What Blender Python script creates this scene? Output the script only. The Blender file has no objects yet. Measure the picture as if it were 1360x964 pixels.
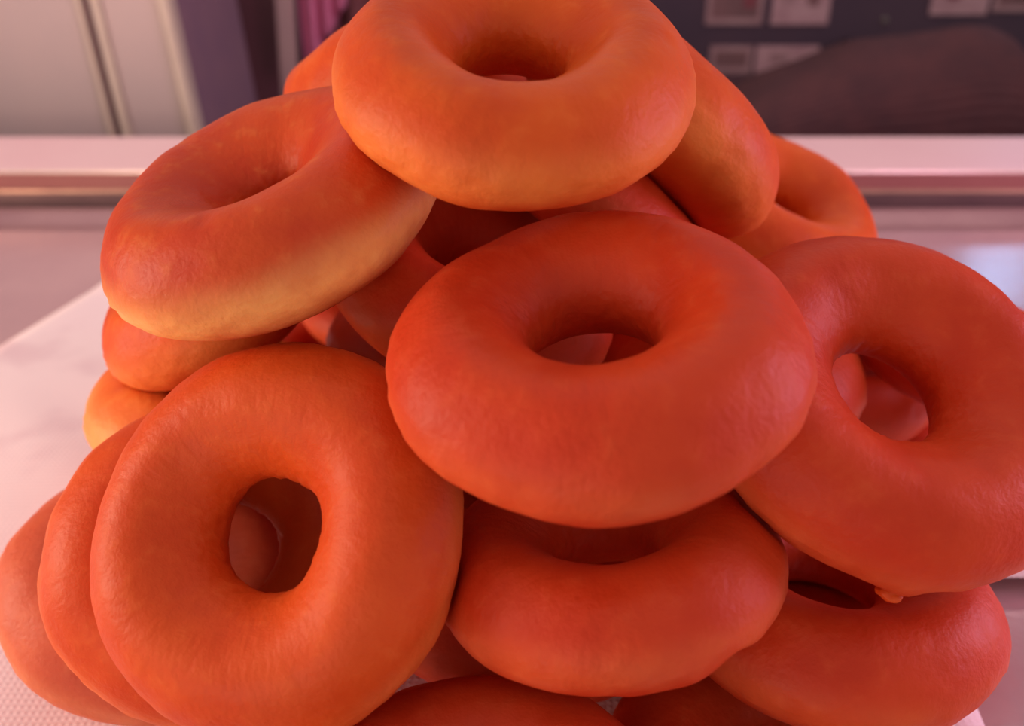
import bpy, bmesh, math, random
import numpy as np
from mathutils import Vector, Matrix, noise

# ---------------------------------------------------------------- camera, light, exposure
scene = bpy.context.scene
COL = scene.collection
EYE = 0.24                                     # eye height over the tray
cam = bpy.data.cameras.new('camera'); cam_o = bpy.data.objects.new('camera', cam); COL.objects.link(cam_o)
cam.sensor_width = 36.0; cam.lens = 1180 / 1360 * 36.0
cam.clip_start = 0.01
cam_o.location = (0, 0, EYE); cam_o.rotation_euler = (math.radians(90 - 28), 0, 0)
cam.dof.use_dof = True; cam.dof.focus_distance = 0.235; cam.dof.aperture_fstop = 9.0
scene.camera = cam_o

world = bpy.data.worlds.new('shop_air'); scene.world = world; world.use_nodes = True
bg = world.node_tree.nodes['Background']; bg.inputs[0].default_value = (1.0, 0.95, 0.99, 1); bg.inputs[1].default_value = 0.52

def area(name, loc, target, size, size_y, color, watts):
    l = bpy.data.lights.new(name, 'AREA'); l.shape = 'RECTANGLE'; l.size = size; l.size_y = size_y
    l.color = color; l.energy = watts
    o = bpy.data.objects.new(name, l); COL.objects.link(o); o.location = loc
    d = Vector(target) - Vector(loc); o.rotation_euler = d.to_track_quat('-Z', 'Y').to_euler()
    return o
area('warm_side_lamp', (-0.80, 0.16, 0.20), (-0.08, 0.24, 0.11), 0.34, 0.26, (1.0, 0.72, 0.52), 3.7)
area('warm_upper_lamp', (-0.75, 0.0, 0.42), (-0.08, 0.24, 0.11), 0.34, 0.26, (1.0, 0.72, 0.60), 0.8)
area('shop_ceiling_lamp', (0.0, 0.80, 1.4), (0.0, 0.40, 0.0), 1.5, 0.8, (1.0, 0.78, 0.80), 2.5)
area('shop_front_light', (-0.45, -0.50, 0.08), (0.0, 0.22, 0.08), 0.4, 0.3, (1.0, 0.78, 0.68), 1.4)
area('magenta_side_lamp', (0.85, 0.30, 0.28), (0.05, 0.22, 0.08), 0.3, 0.4, (1.0, 0.52, 0.80), 3.6)
area('ledge_fill_lamp', (0.0, 0.93, 0.55), (0.0, 0.74, 0.0), 1.6, 0.06, (1.0, 0.84, 0.82), 1.3)  # added fill, brightens the ledge and the back of the tray
area('blue_glint_lamp', (0.82, 1.40, 0.35), (0.335, 0.58, 0.0), 0.10, 0.06, (0.30, 0.60, 1.0), 0.16)  # added unseen source, placed for the blue glints on the tray

vs = scene.view_settings
vs.view_transform = 'Standard'; vs.look = 'None'; vs.exposure = 0.0; vs.gamma = 1.0; vs.use_curve_mapping = False

# ---------------------------------------------------------------- helpers
def lin(r, g, b):
    f = lambda c: (c / 12.92) if c <= 0.04045 else ((c + 0.055) / 1.055) ** 2.4
    return (f(r / 255), f(g / 255), f(b / 255), 1)

class NT:
    def __init__(s, name):
        s.m = bpy.data.materials.new(name); s.m.use_nodes = True; s.t = s.m.node_tree
        s.b = s.t.nodes['Principled BSDF']
    def n(s, kind, **kw):
        x = s.t.nodes.new(kind)
        for k, v in kw.items(): setattr(x, k, v)
        return x
    def l(s, a, b): s.t.links.new(a, b)
    def val(s, x, i, v):
        if isinstance(v, (int, float, tuple)): x.inputs[i].default_value = v
        else: s.l(v, x.inputs[i])
    def math(s, op, a, b=0.0, c=0.0):
        x = s.n('ShaderNodeMath', operation=op); s.val(x, 0, a); s.val(x, 1, b); s.val(x, 2, c); return x.outputs[0]
    def mix(s, f, a, b):
        x = s.n('ShaderNodeMix', data_type='RGBA'); s.val(x, 0, f); s.val(x, 6, a); s.val(x, 7, b); return x.outputs[2]
    def noise(s, scale, detail=3, rough=.5, vec=None):
        x = s.n('ShaderNodeTexNoise'); x.inputs['Scale'].default_value = scale; x.inputs['Detail'].default_value = detail
        x.inputs['Roughness'].default_value = rough
        if vec is not None: s.l(vec, x.inputs['Vector'])
        return x.outputs['Fac']
    def coord(s): return s.n('ShaderNodeTexCoord').outputs['Object']
    def bump(s, h, strength, dist):
        x = s.n('ShaderNodeBump'); x.inputs['Strength'].default_value = strength; x.inputs['Distance'].default_value = dist
        s.l(h, x.inputs['Height']); s.l(x.outputs[0], s.b.inputs['Normal'])
    def ramp(s, f, a, b):
        x = s.n('ShaderNodeMapRange'); x.interpolation_type = 'SMOOTHSTEP'
        s.val(x, 0, f); x.inputs[1].default_value = a; x.inputs[2].default_value = b; return x.outputs[0]

def simple(name, c1, c2, scale=30, rough=.5, metal=0.0, bump=0.0, bscale=200, spec=.5):
    k = NT(name); co = k.coord()
    k.l(k.mix(k.ramp(k.noise(scale, 4, .55, co), .3, .7), c1, c2), k.b.inputs['Base Color'])
    k.b.inputs['Roughness'].default_value = rough; k.b.inputs['Metallic'].default_value = metal
    k.b.inputs['Specular IOR Level'].default_value = spec
    if bump: k.bump(k.noise(bscale, 3, .5, co), bump, 0.001)
    return k.m

def mesh_obj(name, verts, faces, mat, parent=None, smooth=False):
    me = bpy.data.meshes.new(name); me.from_pydata(verts, [], faces); me.validate(); me.update()
    if smooth: me.shade_smooth()
    me.materials.append(mat)
    o = bpy.data.objects.new(name, me); COL.objects.link(o)
    if parent: o.parent = parent
    return o

def bm_obj(name, bm, mat, parent=None, smooth=False, bevel=0.0):
    if bevel:
        bmesh.ops.bevel(bm, geom=list(bm.edges), offset=bevel, segments=2, affect='EDGES', profile=.6)
    bmesh.ops.recalc_face_normals(bm, faces=bm.faces)
    me = bpy.data.meshes.new(name); bm.to_mesh(me); bm.free()
    if smooth: me.shade_smooth()
    me.materials.append(mat)
    o = bpy.data.objects.new(name, me); COL.objects.link(o)
    if parent: o.parent = parent
    return o

def box(bm, x0, x1, y0, y1, z0, z1):
    r = bmesh.ops.create_cube(bm, size=1.0)
    for v in r['verts']:
        v.co = Vector((x0 + (v.co.x + .5) * (x1 - x0), y0 + (v.co.y + .5) * (y1 - y0), z0 + (v.co.z + .5) * (z1 - z0)))

def boxo(name, x0, x1, y0, y1, z0, z1, mat, parent=None, bevel=0.0):
    bm = bmesh.new(); box(bm, x0, x1, y0, y1, z0, z1)
    return bm_obj(name, bm, mat, parent, bevel=bevel)

def tag(o, label, cat, group=None, kind=None):
    if label: o['label'] = label
    if cat: o['category'] = cat
    if group: o['group'] = group
    if kind: o['kind'] = kind
    return o

def empty(name, loc):
    o = bpy.data.objects.new(name, None); o.empty_display_size = .02; COL.objects.link(o); o.location = loc; return o

def extrude_x(name, prof, x0, x1, mat, parent=None, smooth=False):
    """closed profile of (y, z) points swept along x"""
    n = len(prof); v = [(x0, y, z) for y, z in prof] + [(x1, y, z) for y, z in prof]
    f = [(i, (i + 1) % n, n + (i + 1) % n, n + i) for i in range(n)] + [tuple(range(n))[::-1], tuple(range(n, 2 * n))]
    bm = bmesh.new(); vv = [bm.verts.new(p) for p in v]
    for q in f: bm.faces.new([vv[i] for i in q])
    return bm_obj(name, bm, mat, parent, smooth)

# ---------------------------------------------------------------- materials
def dough(name, top, mid, pale, band, wide=.0075, centre=0.0):
    k = NT(name); co = k.coord()
    sep = k.n('ShaderNodeSeparateXYZ'); k.l(co, sep.inputs[0])
    z = sep.outputs[2]
    rad = k.math('SQRT', k.math('ADD', k.math('MULTIPLY', sep.outputs[0], sep.outputs[0]), k.math('MULTIPLY', sep.outputs[1], sep.outputs[1])))
    n1 = k.noise(38, 4, .6, co); n2 = k.noise(150, 4, .6, co); n3 = k.noise(620, 3, .5, co)
    base = k.mix(k.ramp(n1, .32, .68), top, mid)
    base = k.mix(k.math('MULTIPLY', k.ramp(n2, .52, .8), .12), base, pale)
    # the pale unfried ring round the outside, ragged and broken; one tone widens it for a painted glow
    zz = k.math('ADD', z, k.math('MULTIPLY', k.math('SUBTRACT', n1, .5), .008))
    ring = k.math('SUBTRACT', 1.0, k.ramp(k.math('ABSOLUTE', k.math('ADD', zz, centre)), .0010, wide))
    ring = k.math('MULTIPLY', ring, k.ramp(rad, .036, .046))
    ring = k.math('MULTIPLY', ring, k.math('ADD', .55, k.math('MULTIPLY', k.ramp(n1, .3, .6), .45)))
    base = k.mix(k.math('MULTIPLY', ring, band), base, pale)
    k.l(base, k.b.inputs['Base Color'])
    k.b.inputs['Roughness'].default_value = .5
    k.l(k.math('ADD', k.math('MULTIPLY', n2, .25), .36), k.b.inputs['Roughness'])
    k.b.inputs['Specular IOR Level'].default_value = .2
    k.b.inputs['Subsurface Weight'].default_value = .2
    k.b.inputs['Subsurface Radius'].default_value = (1.0, .22, .06)
    k.b.inputs['Subsurface Scale'].default_value = .008
    h = k.math('ADD', k.math('MULTIPLY', n2, .9), k.math('MULTIPLY', n3, .35))
    k.bump(h, .34, .0016)
    return k.m
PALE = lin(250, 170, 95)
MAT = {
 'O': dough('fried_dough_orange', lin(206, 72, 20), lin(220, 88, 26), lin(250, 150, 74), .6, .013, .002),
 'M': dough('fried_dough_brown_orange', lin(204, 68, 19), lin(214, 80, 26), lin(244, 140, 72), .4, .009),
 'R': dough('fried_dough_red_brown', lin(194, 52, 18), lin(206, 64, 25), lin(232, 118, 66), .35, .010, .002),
 'Y': dough('fried_dough_golden_glow', lin(192, 58, 24), lin(206, 76, 28), lin(255, 184, 104), .95, .015, .005),  # strong wide pale band also holds the paper's bounce light on the underside
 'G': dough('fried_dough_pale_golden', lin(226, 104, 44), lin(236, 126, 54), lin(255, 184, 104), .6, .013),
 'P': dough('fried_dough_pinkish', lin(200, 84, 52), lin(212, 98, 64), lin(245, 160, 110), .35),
}

# ---------------------------------------------------------------- the setting
m_wall = simple('dark_mauve_wall', lin(72, 50, 62), lin(84, 56, 66), 6, .8)
m_floor = simple('shop_floor_brown', lin(90, 62, 62), lin(104, 76, 74), 8, .6)
floor = tag(boxo('floor', -5, 5, -2.5, 1.9, -.95, -.9, m_floor), 'brown shop floor behind the display counter', None, kind='structure')
wall = tag(boxo('wall_back', -5, 5, 1.72, 1.82, -.9, 1.9, m_wall), 'dark mauve back wall of the shop', None, kind='structure')

# display counter with its metal tray and stepped back ledge
m_tray = simple('brushed_mauve_tray', lin(206, 166, 170), lin(214, 174, 176), 14, .22, .35, .10, 260)
m_body = simple('counter_body_grey', lin(130, 100, 105), lin(140, 108, 112), 10, .6)
m_ledge = simple('pink_ledge', lin(246, 196, 196), lin(250, 204, 202), 9, .45)
m_edge = simple('edge_highlight', lin(250, 220, 205), lin(255, 232, 220), 9, .25, .3)  # near-white holds the highlight along the ledge's front edge
m_face = simple('ledge_face_shade_brown', lin(150, 88, 86), lin(160, 98, 92), 12, .5)  # red-brown holds the shade on the ledge's upright face
m_slot = simple('dark_grey_channel', lin(112, 86, 88), lin(122, 94, 94), 30, .4, .4)
m_brass = simple('pale_brass_trim', lin(190, 150, 130), lin(204, 164, 140), 40, .35, .5)
m_rim = simple('steel_rim', lin(150, 108, 110), lin(160, 118, 118), 20, .4, .4)
XA, XB = -1.3, 1.3
ct = empty('display_counter', (0, .4, -.9))
tag(ct, 'metal display counter with stepped pink back ledge under the doughnuts', 'counter')
def cpart(o): o.parent = ct; o.matrix_parent_inverse = Matrix.Translation(ct.location).inverted(); return o
cpart(boxo('counter_body', XA, XB, -.05, .84, -.9, -.012, m_body))
cpart(boxo('tray', XA, XB, -.06, .684, -.012, 0.0, m_tray))
cpart(extrude_x('tray_rim', [(.676, -.012), (.676, .0), (.684, .0015), (.692, .0048), (.699, .0082), (.7035, .0092), (.708, .0088), (.7105, .006), (.7105, -.012)], XA, XB, m_rim, smooth=False))
cpart(boxo('dark_channel', XA, XB, .720, .728, -.012, .0178, m_slot))
cpart(boxo('channel_floor', XA, XB, .7105, .720, -.012, .003, m_slot))
cpart(boxo('brass_trim', XA, XB, .7175, .726, .0178, .0206, m_brass, bevel=.0006))
cpart(boxo('ledge_face', XA, XB, .722, .735, .0206, .0335, m_face))
cpart(boxo('back_ledge', XA, XB, .7225, .835, .0335, .0360, m_ledge))
bmx = bmesh.new(); r = bmesh.ops.create_cone(bmx, cap_ends=True, segments=16, radius1=.0014, radius2=.0014, depth=XB - XA)
for v in r['verts']: v.co = Vector((v.co.z, .7222 + v.co.x, .0345 + v.co.y))
cpart(bm_obj('ledge_edge', bmx, m_edge, smooth=True))
cpart(boxo('ledge_back', XA, XB, .735, .835, -.012, .0335, m_body))

# white paper sheets
def paper_mat():
    k = NT('soft_white_paper'); co = k.coord()
    a = k.n('ShaderNodeTexWave'); a.wave_type = 'BANDS'; a.bands_direction = 'X'; a.inputs['Scale'].default_value = 130
    b = k.n('ShaderNodeTexWave'); b.wave_type = 'BANDS'; b.bands_direction = 'Y'; b.inputs['Scale'].default_value = 130
    k.l(co, a.inputs['Vector']); k.l(co, b.inputs['Vector'])
    n = k.noise(14, 3, .5, co)
    k.l(k.mix(k.ramp(n, .5, .68), lin(252, 222, 222), lin(236, 200, 204)), k.b.inputs['Base Color'])
    k.b.inputs['Roughness'].default_value = .85; k.b.inputs['Specular IOR Level'].default_value = .2
    k.bump(k.math('MULTIPLY', a.outputs['Fac'], b.outputs['Fac']), .25, .0006)
    return k.m
m_paper = paper_mat()
def sheet(name, corners, amp, seed, lift, thick=.00025, flat_edge=False):
    A, B, C_, D_ = [Vector(c) for c in corners]; n = 56; v = []; f = []
    for j in range(n + 1):
        for i in range(n + 1):
            s, t = i / n, j / n
            p = A.lerp(B, s).lerp(D_.lerp(C_, s), t)
            w = noise.noise(Vector((p.x * 11 + seed, p.y * 7, seed))) * .6 + noise.noise(Vector(((p.x + p.y * .8) * 24, seed, (p.x - p.y) * 5))) * .4
            v.append((p.x, p.y, lift + amp * max(0, w + .15)))
    for j in range(n):
        for i in range(n):
            a = j * (n + 1) + i; f.append((a, a + 1, a + n + 2, a + n + 1))
    o = mesh_obj(name, v, f, m_paper, smooth=True)
    md = o.modifiers.new('thickness', 'SOLIDIFY'); md.thickness = thick; md.offset = 1
    return o
tag(sheet('paper_sheet', [(-.375, .17), (.13, .05), (.20, .52), (-.272, .612)], .006, 3.1, .0004),
    'creased white embossed paper sheet under the left of the pile', 'paper')
tag(sheet('paper_sheet', [(.02, .262), (.262, .262), (.262, .46), (.02, .46)], .0012, 8.4, .0075),
    'second white paper sheet under the pile, its straight edge showing at lower right', 'paper')

# ---------------------------------------------------------------- background things
m_steel = simple('light_grey_panel', lin(196, 172, 170), lin(204, 178, 174), 5, .5, .15)
m_cream = simple('cream_strip', lin(214, 190, 172), lin(224, 200, 180), 20, .45)
m_gap = simple('violet_grey_gap', lin(138, 104, 122), lin(146, 110, 124), 20, .6)
cab = empty('steel_cabinet', (-.6, 1.1, -.9))
tag(cab, 'pale grey steel cabinet with upright seams behind the counter at left', 'cabinet')
def slab(name, xt0, xt1, xb0, xb1, y0, y1, mat, zt=.45, zb=-.9, root=cab, bev=.002):
    # given edges at z=.139 (t) and z=-.006 (b), extended straight up and down
    def ex(a, b, z): return b + (a - b) * (z + .006) / .145
    zl = max(zb, -.9)
    bm = bmesh.new(); vs_ = []
    for z in (zl, zt):
        for (y) in (y0, y1):
            for a, b in ((xt0, xb0), (xt1, xb1)):
                zz = max(-.25, min(.3, z)); vs_.append(bm.verts.new((ex(a, b, zz), y, z)))
    for q in ((0, 1, 3, 2), (4, 5, 7, 6), (0, 1, 5, 4), (2, 3, 7, 6), (0, 2, 6, 4), (1, 3, 7, 5)): bm.faces.new([vs_[i] for i in q])
    o = bm_obj(name, bm, mat, bevel=bev); o.parent = root; o.matrix_parent_inverse = Matrix.Translation(root.location).inverted()
    return o
slab('door_panel', -.95, -.4540, -.95, -.4370, 1.0, 1.02, m_steel)
slab('seam_strip', -.4540, -.4475, -.4370, -.4305, .996, 1.02, m_cream)
slab('seam_gap', -.4475, -.4385, -.4305, -.4225, 1.006, 1.02, m_gap)
slab('seam_strip', -.4385, -.4280, -.4225, -.4125, .996, 1.02, m_cream)
slab('side_panel', -.4280, -.3660, -.4125, -.3420, 1.0, 1.02, m_steel)
slab('corner_trim', -.3660, -.3540, -.3420, -.3310, .994, 1.02, m_cream)
slab('cabinet_body', -.95, -.3560, -.95, -.3330, 1.02, 1.25, m_gap)

m_post = simple('grey_post', lin(188, 150, 148), lin(196, 158, 152), 10, .5)
m_pinkcloth = simple('pink_cloth', lin(228, 128, 164), lin(214, 112, 148), 18, .9)
m_dark_board = simple('maroon_board', lin(128, 78, 86), lin(138, 86, 92), 5, .7)
board = tag(boxo('maroon_board', -.62, -.330, 1.40, 1.43, -.9, .7, m_dark_board, bevel=.003),
    'upright dark maroon board between the steel cabinet and the grey post', 'board')
po = empty('grey_post', (-.35, 1.3, -.9)); tag(po, 'narrow grey upright post left of the pile, beside the pink cloth', 'post')
slab('shaft', -.322, -.2985, -.342, -.318, 1.29, 1.31, m_post, root=po, zt=.5)
slab('foot_plate', -.42, -.24, -.42, -.24, 1.26, 1.34, m_post, root=po, zt=-.89, bev=.001)

def hanging(name, x0, x1, y, z1, hem0, hem1, mat, folds, amp, label, cat):
    n, m_ = 80, 30; v = []; f = []
    for j in range(m_ + 1):
        for i in range(n + 1):
            s = i / n; x = x0 + (x1 - x0) * s
            zb = hem0 + (hem1 - hem0) * s
            z = z1 + (zb - z1) * j / m_
            yy = y + amp * math.sin(s * folds * 6.283 + .4 * math.sin(j * .2)) + .004 * noise.noise(Vector((x * 30, z * 12, 1)))
            v.append((x, yy, z))
    for j in range(m_):
        for i in range(n):
            a = j * (n + 1) + i; f.append((a, a + 1, a + n + 2, a + n + 1))
    o = mesh_obj(name, v, f, mat, smooth=True)
    md = o.modifiers.new('thickness', 'SOLIDIFY'); md.thickness = .003
    return tag(o, label, cat)
rail = tag(boxo('hanging_rail', -.36, .02, 1.325, 1.337, .42, .432, m_post, bevel=.002), 'grey rail above the frame that carries the pink and brown cloths', 'rail')
hanging('pink_cloth', -.297, -.232, 1.33, .42, .0, .10, m_pinkcloth, 3, .010, 'pleated pink cloth hanging beside the grey post at upper left', 'cloth')
m_browncloth = simple('brown_cloth', lin(128, 70, 74), lin(140, 80, 82), 14, .9)
hanging('brown_cloth', -.262, -.04, 1.365, .42, -.12, -.12, m_browncloth, 5, .010, 'reddish brown cloth hanging behind the topmost doughnut, right of the pink cloth', 'cloth')

# dark counter at the back with ribbed cloth and picture cards on a board
m_bc = simple('dark_back_counter', lin(74, 46, 56), lin(84, 52, 60), 7, .5)
bc = empty('back_counter', (.65, 1.3, -.9)); tag(bc, 'low dark counter behind the pink ledge at right', 'counter')
for nm, a in (('worktop', (-.02, 1.6, .92, 1.66, -.075, -.05)), ('counter_front', (0.0, 1.58, .95, 1.64, -.9, -.075))):
    o = boxo(nm, *a, m_bc, bevel=.002); o.parent = bc; o.matrix_parent_inverse = Matrix.Translation(bc.location).inverted()
m_navy = simple('blue_black_board', lin(70, 48, 64), lin(80, 54, 68), 6, .7)
tag(boxo('pin_board', .12, 1.25, 1.655, 1.675, -.05, .5, m_navy, bevel=.002), 'blue-black board behind the ribbed cloth carrying the pale cards', 'board')
m_card = simple('dusty_pink_card', lin(176, 134, 136), lin(164, 120, 124), 22, .7)
m_card2 = simple('mauve_card_print', lin(120, 82, 84), lin(134, 90, 92), 18, .7)
m_card3 = simple('pale_card', lin(196, 150, 154), lin(178, 130, 136), 26, .7)
m_red = simple('dull_red_print', lin(140, 66, 74), lin(128, 60, 70), 30, .7)
def card(x0, x1, z0, z1, label, framed, blotches, group='picture cards on the blue-black board', slant=0):
    e = empty('picture_card', ((x0 + x1) / 2, 1.6535, z0)); tag(e, label, 'card', group)
    def P(o): o.parent = e; o.matrix_parent_inverse = Matrix.Translation(e.location).inverted()
    P(boxo('card_sheet', x0, x1, 1.6515, 1.6545, z0, z1, m_card3 if not framed else m_card))
    if framed: P(boxo('print', x0 + .009, x1 - .009, 1.6505, 1.6516, z0 + .011, z1 - .009, m_card2))
    for k, (bx, bz, w, h, mt) in enumerate(blotches):
        P(boxo('printed_figure', bx - w / 2, bx + w / 2, 1.6498, 1.6512, bz - h / 2, bz + h / 2, mt, bevel=.0006))
card(.338, .437, .033, .150, 'framed card with a dim red picture, left of the upper pair', True, [(.412, .075, .022, .03, m_red)])
card(.452, .552, .033, .150, 'pale card right of the framed one in the upper pair', False, [(.478, .085, .022, .035, m_card), (.522, .078, .02, .028, m_card2)])
card(.352, .428, -.049, -.003, 'dim mauve card low on the board beside the doughnuts', True, [])
card(.434, .545, -.049, -.003, 'pale card half hidden by the ribbed cloth, low on the board', False, [(.475, -.022, .03, .018, m_card)])
card(.727, .826, .049, .150, 'pale card with a red print near the upper right corner', False, [(.763, .082, .02, .016, m_red)])
card(.834, .95, .054, .150, 'framed card cut off by the upper right corner', True, [])
m_bulb = simple('greenish_pin', lin(110, 96, 90), lin(118, 102, 96), 10, .4)
bmx = bmesh.new(); bmesh.ops.create_uvsphere(bmx, u_segments=16, v_segments=10, radius=.006)
for v in bmx.verts: v.co = Vector((.652 + v.co.x, 1.653 + v.co.y * .5, .040 + v.co.z))
tag(bm_obj('push_pin', bmx, m_bulb, smooth=True), 'tiny greyish push pin on the blue-black board', 'pin')
tag(boxo('black_box', .57, .69, 1.50, 1.63, -.05, .012, simple('near_black', lin(48, 26, 34), lin(56, 30, 38), 20, .6), bevel=.004),
    'small near-black box standing behind the ribbed cloth', 'box')

# ribbed brown cloth lying in a heap
m_rib = simple('dark_brown_ribbed_knit', lin(84, 44, 46), lin(72, 38, 42), 26, .9)
def ribbed():
    prof = [(.20, -.05), (.27, .003), (.31, .030), (.37, .052), (.42, .074), (.50, .082), (.575, .095), (.625, .078), (.66, .02), (.68, -.05)]
    n, m_ = 150, 90; v = []; f = []
    def top(x):
        for (a, za), (b, zb) in zip(prof, prof[1:]):
            if a <= x <= b: t = (x - a) / (b - a); return za + (zb - za) * t
        return -.05
    for j in range(m_ + 1):
        ang = math.pi * j / m_
        for i in range(n + 1):
            x = .20 + .48 * i / n
            t = sum(top(min(.68, max(.2, x + d))) for d in (-.02, -.01, 0, .01, .02)) / 5
            h = t + .05; w = .10 + .02 * math.sin(x * 9)
            y = 1.16 - w * math.cos(ang); z = -.05 + h * math.sin(ang) ** .8
            # ribs run along the heap, climbing gently to the right
            ph = (j / m_) * 48 - (x - .2) * 9 + .5 * noise.noise(Vector((x * 10, j * .06, 0)))
            r_ = .0022 * math.cos(ph * 6.283 * .7)
            y -= math.cos(ang) * r_; z += math.sin(ang) * r_ * (1 if h > .01 else 0)
            v.append((x, y, max(z, -.05)))
    for j in range(m_):
        for i in range(n):
            a = j * (n + 1) + i; f.append((a, a + 1, a + n + 2, a + n + 1))
    return mesh_obj('ribbed_cloth', v, f, m_rib, smooth=True)
tag(ribbed(), 'dark brown ribbed knit cloth heaped behind the pink ledge at right', 'cloth')
m_jar = simple('dim_lilac_plastic', lin(112, 84, 104), lin(122, 92, 112), 12, .5)
bt = empty('lilac_canister', (.73, 1.2, -.05)); tag(bt, 'dim lilac canister at the right edge beside the ribbed cloth', 'canister')
def lathe(name, prof, cx, cy, mat, root):
    n = 40; v = []; f = []
    for (r_, z) in prof:
        for k in range(n): a = 6.28318 * k / n; v.append((cx + r_ * math.cos(a), cy + r_ * math.sin(a), z))
    for j in range(len(prof) - 1):
        for k in range(n): f.append((j * n + k, j * n + (k + 1) % n, (j + 1) * n + (k + 1) % n, (j + 1) * n + k))
    f.append(tuple(range(n))[::-1]); f.append(tuple((len(prof) - 1) * n + k for k in range(n)))
    o = mesh_obj(name, v, f, mat, smooth=True); o.parent = root; o.matrix_parent_inverse = Matrix.Translation(root.location).inverted()
lathe('canister_body', [(.045, -.05), (.047, -.045), (.047, .045), (.044, .052), (.036, .06)], .735, 1.2, m_jar, bt)
lathe('canister_lid', [(.037, .06), (.039, .062), (.039, .078), (.036, .081)], .735, 1.2, simple('dull_pink_lid', lin(178, 84, 96), lin(168, 76, 90), 12, .5), bt)

# ---------------------------------------------------------------- the doughnuts
R0, A0 = .033, .017          # ring radius and tube radius of a doughnut of scale 1
# centre (mm, relative to the eye), axis, scale, tone, label
PILE = [
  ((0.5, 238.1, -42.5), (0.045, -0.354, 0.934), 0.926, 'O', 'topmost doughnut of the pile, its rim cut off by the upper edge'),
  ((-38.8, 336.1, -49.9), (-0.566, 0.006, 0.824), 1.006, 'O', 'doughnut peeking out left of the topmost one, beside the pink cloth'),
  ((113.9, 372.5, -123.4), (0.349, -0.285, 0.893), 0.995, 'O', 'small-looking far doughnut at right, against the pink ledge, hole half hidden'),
  ((-68.8, 247.1, -80.0), (-0.296, -0.197, 0.935), 1.022, 'Y', 'doughnut at upper left with a pale golden underside, its lit glow painted in'),
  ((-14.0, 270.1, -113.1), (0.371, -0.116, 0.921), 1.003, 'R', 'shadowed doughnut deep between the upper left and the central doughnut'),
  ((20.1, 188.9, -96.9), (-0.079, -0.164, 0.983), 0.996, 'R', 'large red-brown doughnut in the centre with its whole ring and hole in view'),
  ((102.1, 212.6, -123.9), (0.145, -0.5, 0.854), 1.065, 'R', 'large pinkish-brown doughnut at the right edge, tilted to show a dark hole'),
  ((-61.2, 180.9, -146.1), (-0.25, -0.709, 0.659), 1.005, 'M', 'front left doughnut standing steeply, showing the roundest, darkest hole'),
  ((-85.8, 209.1, -175.8), (0.215, -0.638, 0.739), 0.999, 'M', 'doughnut directly behind the steep front left one, only its left side showing'),
  ((-120.4, 235.3, -210.5), (0.306, -0.198, 0.931), 1.009, 'P', 'lowest doughnut at far left, lying on the white paper at the edge of frame'),
  ((-101.3, 293.1, -123.1), (-0.49, -0.076, 0.868), 0.989, 'O', 'doughnut directly under the pale golden upper left one, beside the paper'),
  ((-107.3, 289.8, -174.0), (0.131, 0.108, 0.985), 0.994, 'G', 'doughnut with bright yellow-orange flank at left, two below the upper left one'),
  ((25.6, 185.2, -159.0), (-0.109, 0.164, 0.98), 0.918, 'R', 'doughnut lying directly under the central one, dark hole half covered'),
  ((2.4, 230.0, -213.5), (0.137, 0.22, 0.966), 1.0, 'R', 'doughnut under the lower central one, only a strip of its front edge showing'),
  ((94.5, 205.5, -188.7), (0.033, 0.067, 0.997), 0.999, 'R', 'doughnut at lower right beneath the large right one, its round side toward the tray'),
  ((-8.8, 131.2, -200.5), (-0.014, 0.003, 1.0), 1.0, 'R', 'doughnut at the bottom edge between the front left and lower central ones'),
  ((76.1, 166.1, -221.3), (0.004, 0.001, 1.0), 1.0, 'R', 'lowest doughnut at the bottom edge, under the lower right one'),
  ((-133.3, 330.5, -217.2), (-0.12, -0.129, 0.984), 1.001, 'R', None),
  ((-32.6, 337.6, -221.8), (0.005, -0.039, 0.999), 0.996, 'R', None),
  ((112, 258, -222.5), (0, 0.0, 1.0), 0.98, 'R', None),
  ((-103.6, 425.6, -219.9), (-0.065, -0.089, 0.994), 0.974, 'R', None),
  ((188.7, 370.4, -221.8), (0.004, -0.053, 0.999), 0.971, 'R', None),
  ((59.4, 376.4, -218.1), (-0.124, -0.04, 0.991), 1.026, 'R', None),
  ((135.8, 345.3, -186.8), (0.132, -0.068, 0.989), 0.967, 'R', None),
  ((-57.0, 416.6, -186.2), (0.126, -0.061, 0.99), 1.008, 'R', None),
  ((34.1, 290.7, -190.3), (0.002, -0.043, 0.999), 0.963, 'R', None),
  ((76.7, 287.7, -152.3), (0.073, -0.015, 0.997), 1.011, 'R', 'shaded doughnut glimpsed at the left inside the hole of the large right one'),
  ((-25.1, 324.1, -158.6), (-0.026, 0.15, 0.988), 0.97, 'R', None),
  ((-22.9, 423.4, -151.6), (0.085, -0.036, 0.996), 1.018, 'R', None),
  ((15.2, 413.8, -114.4), (-0.058, -0.131, 0.99), 0.993, 'R', None),
  ((46.2, 313.5, -70.1), (0.667, 0.244, 0.704), 1.084, 'O', 'doughnut tucked behind the right side of the topmost one'),
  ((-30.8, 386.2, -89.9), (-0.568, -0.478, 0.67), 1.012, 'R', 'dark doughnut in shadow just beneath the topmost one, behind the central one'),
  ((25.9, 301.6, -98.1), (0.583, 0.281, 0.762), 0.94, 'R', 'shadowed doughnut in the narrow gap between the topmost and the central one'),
  ((178.8, 301.0, -157.1), (0.289, 0.098, 0.952), 1.023, 'R', 'added doughnut that shades the hole of the large right one, glimpsed at its right'),  # added to keep lamp light out of the right hole
  ((-118.6, 384.1, -144.6), (0.179, -0.024, 0.983), 1.022, 'R', None),  # unseen, added to block lamp light from the holes
  ((90, 395, -152), (0.0, 0.0, 1.0), 0.97, 'R', None),
  ((80, 416, -188), (0.0, 0.196, 0.981), 0.97, 'R', None),
]

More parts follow.
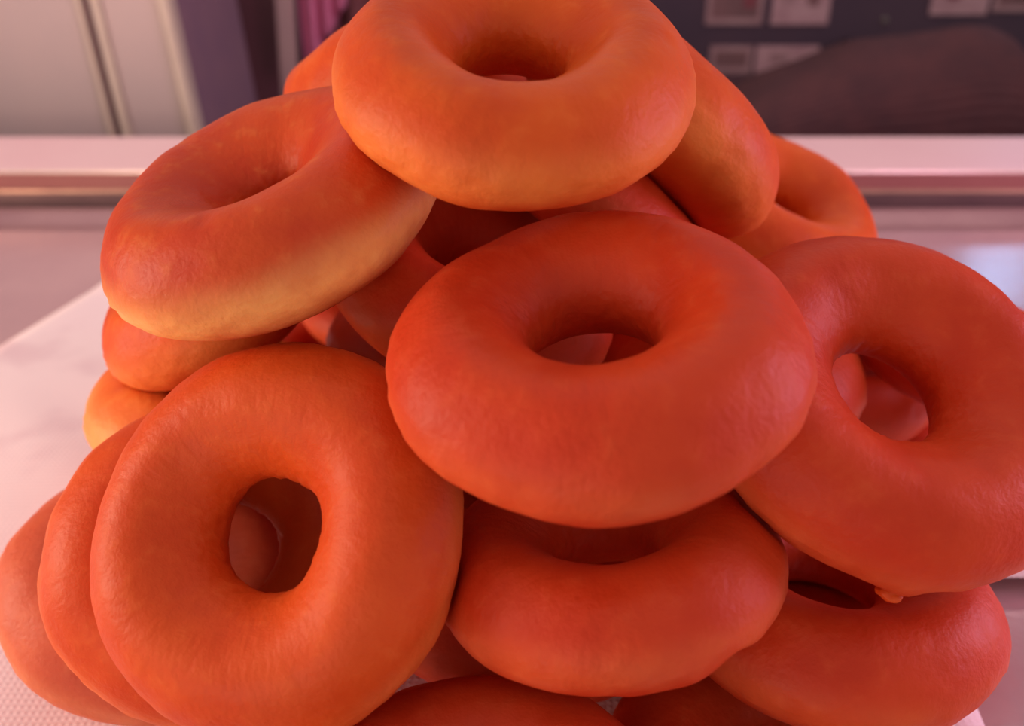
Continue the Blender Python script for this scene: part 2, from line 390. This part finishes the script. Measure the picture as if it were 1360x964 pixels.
GROUP = 'ring doughnuts heaped on the counter'
T = [(np.array(c) * .001 + np.array([0, 0, EYE]), np.array(nv) / np.linalg.norm(nv), s) for c, nv, s, t, l in PILE]
FEATURES = [((101.8, -123.9), (97, 170, -156), .0018, .006), ((25.7, -159.0), (49.7, 151.7, -161), -.0036, .006),
            ((25.7, -159.0), (43, 149, -158), .0012, .006), ((25.7, -159.0), (22, 146, -163), -.0012, .003)]
NU, NV = 144, 64
def doughnut(i):
    c, nv, s = T[i]; _, _, _, tone, label = PILE[i]
    rng = random.Random(100 + i)
    q = Vector((0, 0, 1)).rotation_difference(Vector(nv)); Rm = np.array(q.to_matrix())
    u = np.linspace(0, 2 * np.pi, NU, endpoint=False)[:, None]; v = np.linspace(0, 2 * np.pi, NV, endpoint=False)[None, :]
    def har(amp, ks):
        o = 0
        for k in ks: o = o + rng.gauss(0, amp / k ** .5) * np.cos(k * u + rng.uniform(0, 6.283))
        return o
    rr = R0 * s * (1 + har(.009, (2, 3, 4)))
    ar = A0 * s * (1 + har(.014, (1, 2, 3, 5)))
    lift = .0007 * har(1.0, (2, 3))
    cv, sv = np.cos(v), np.sin(v)
    sq = 1 + .03 * np.cos(4 * v + .4)                         # slightly squared, as dough that was pressed
    inner = 1 + (.26 if tone == 'Y' else .04) * np.clip(-cv, 0, 1) * (1 + har(.4, (2, 3, 4)))
    rad = rr + ar * cv * sq * inner; z = ar * sv * sq * .98 + lift
    X = rad * np.cos(u); Y = rad * np.sin(u); Z = z + 0 * u
    P = np.stack([X, Y, Z], -1).reshape(-1, 3)
    ctr = np.stack([rr * np.cos(u) + 0 * v, rr * np.sin(u) + 0 * v, 0 * Z], -1).reshape(-1, 3)
    nrm = P - ctr; nrm /= np.linalg.norm(nrm, axis=1, keepdims=True)
    # lumps, skin wrinkles and a few dimples
    d = np.zeros(len(P)); off = Vector((i * 3.7, i * 1.3, 0))
    for k in range(len(P)):
        p = Vector(P[k]); pv = abs(P[k][2]) / (A0 * s)
        a = noise.noise(p * 42 + off) * .0009 + noise.noise(p * 110 + off) * .00028
        outer = max(0, 1 - pv * 1.4)
        st = Vector((math.atan2(p.y, p.x) * 7, p.z * 700, i))
        a += outer * noise.noise(st) * .0007
        d[k] = a
    for _ in range(5):
        k0 = rng.randrange(len(P)); w = rng.uniform(.0016, .004); dep = rng.uniform(.0003, .0009)
        d -= dep * np.exp(-((P - P[k0]) ** 2).sum(1) / w ** 2)
    for (kx, kz), fp, dep, w in FEATURES:                      # torn nub, pressed notch
        if abs(c[0] * 1000 - kx) < 2 and abs((c[2] - EYE) * 1000 - kz) < 2:
            loc = (np.array(fp) * .001 + np.array([0, 0, EYE]) - c) @ Rm
            d += dep * np.exp(-((P - loc) ** 2).sum(1) / w ** 2)
    P = P + nrm * d[:, None]
    Wp = P @ Rm.T + c
    # press the soft dough back where a neighbour touches it
    for j, (cj, nj, sj) in enumerate(T):
        if j == i or np.linalg.norm(cj - c) > .105: continue
        for _ in range(2):
            e = Wp - cj; h = e @ nj; rv = e - h[:, None] * nj; rl = np.linalg.norm(rv, axis=1) + 1e-9
            rc = rv / rl[:, None] * (R0 * sj); g = e - rc; gl = np.linalg.norm(g, axis=1) + 1e-9
            sd = gl - A0 * sj
            mv = np.clip(.0006 - sd, 0, .006) * .6
            Wp = Wp + g / gl[:, None] * mv[:, None]
    low = Wp[:, 2] < .0012
    Wp[low, 2] = .0012 - (.0012 - Wp[low, 2]) * .05
    P = (Wp - c) @ Rm
    f = []
    for a in range(NU):
        b = (a + 1) % NU
        for k in range(NV):
            l = (k + 1) % NV; f.append((a * NV + k, b * NV + k, b * NV + l, a * NV + l))
    o = mesh_obj('doughnut', P.tolist(), f, MAT[tone], smooth=True)
    o.rotation_mode = 'QUATERNION'; o.rotation_quaternion = q; o.location = c
    return tag(o, label or 'red-brown doughnut buried inside the pile, hidden behind the front ones', 'doughnut', GROUP if label else 'doughnuts buried inside the heap')
allnuts = [doughnut(i) for i in range(len(PILE))]
# the little torn nub hanging from the underside of the big right doughnut
big = min(allnuts, key=lambda o: (o.location - Vector((.1018, .212, EYE - .1239))).length)
bmx = bmesh.new(); bmesh.ops.create_icosphere(bmx, subdivisions=3, radius=.0026)
for v in bmx.verts:
    v.co *= 1 + .5 * noise.noise(v.co * 420); v.co.x *= 1.25; v.co.z *= .75
nub = bm_obj('dough_nub', bmx, MAT['M'], smooth=True)
q = big.rotation_quaternion.inverted()
nub.parent = big; nub.location = q @ (Vector((.0955, .1712, EYE - .1568)) - big.location); nub.rotation_mode = 'QUATERNION'; nub.rotation_quaternion = q
nub['label'] = 'pale torn nub of dough on the underside'
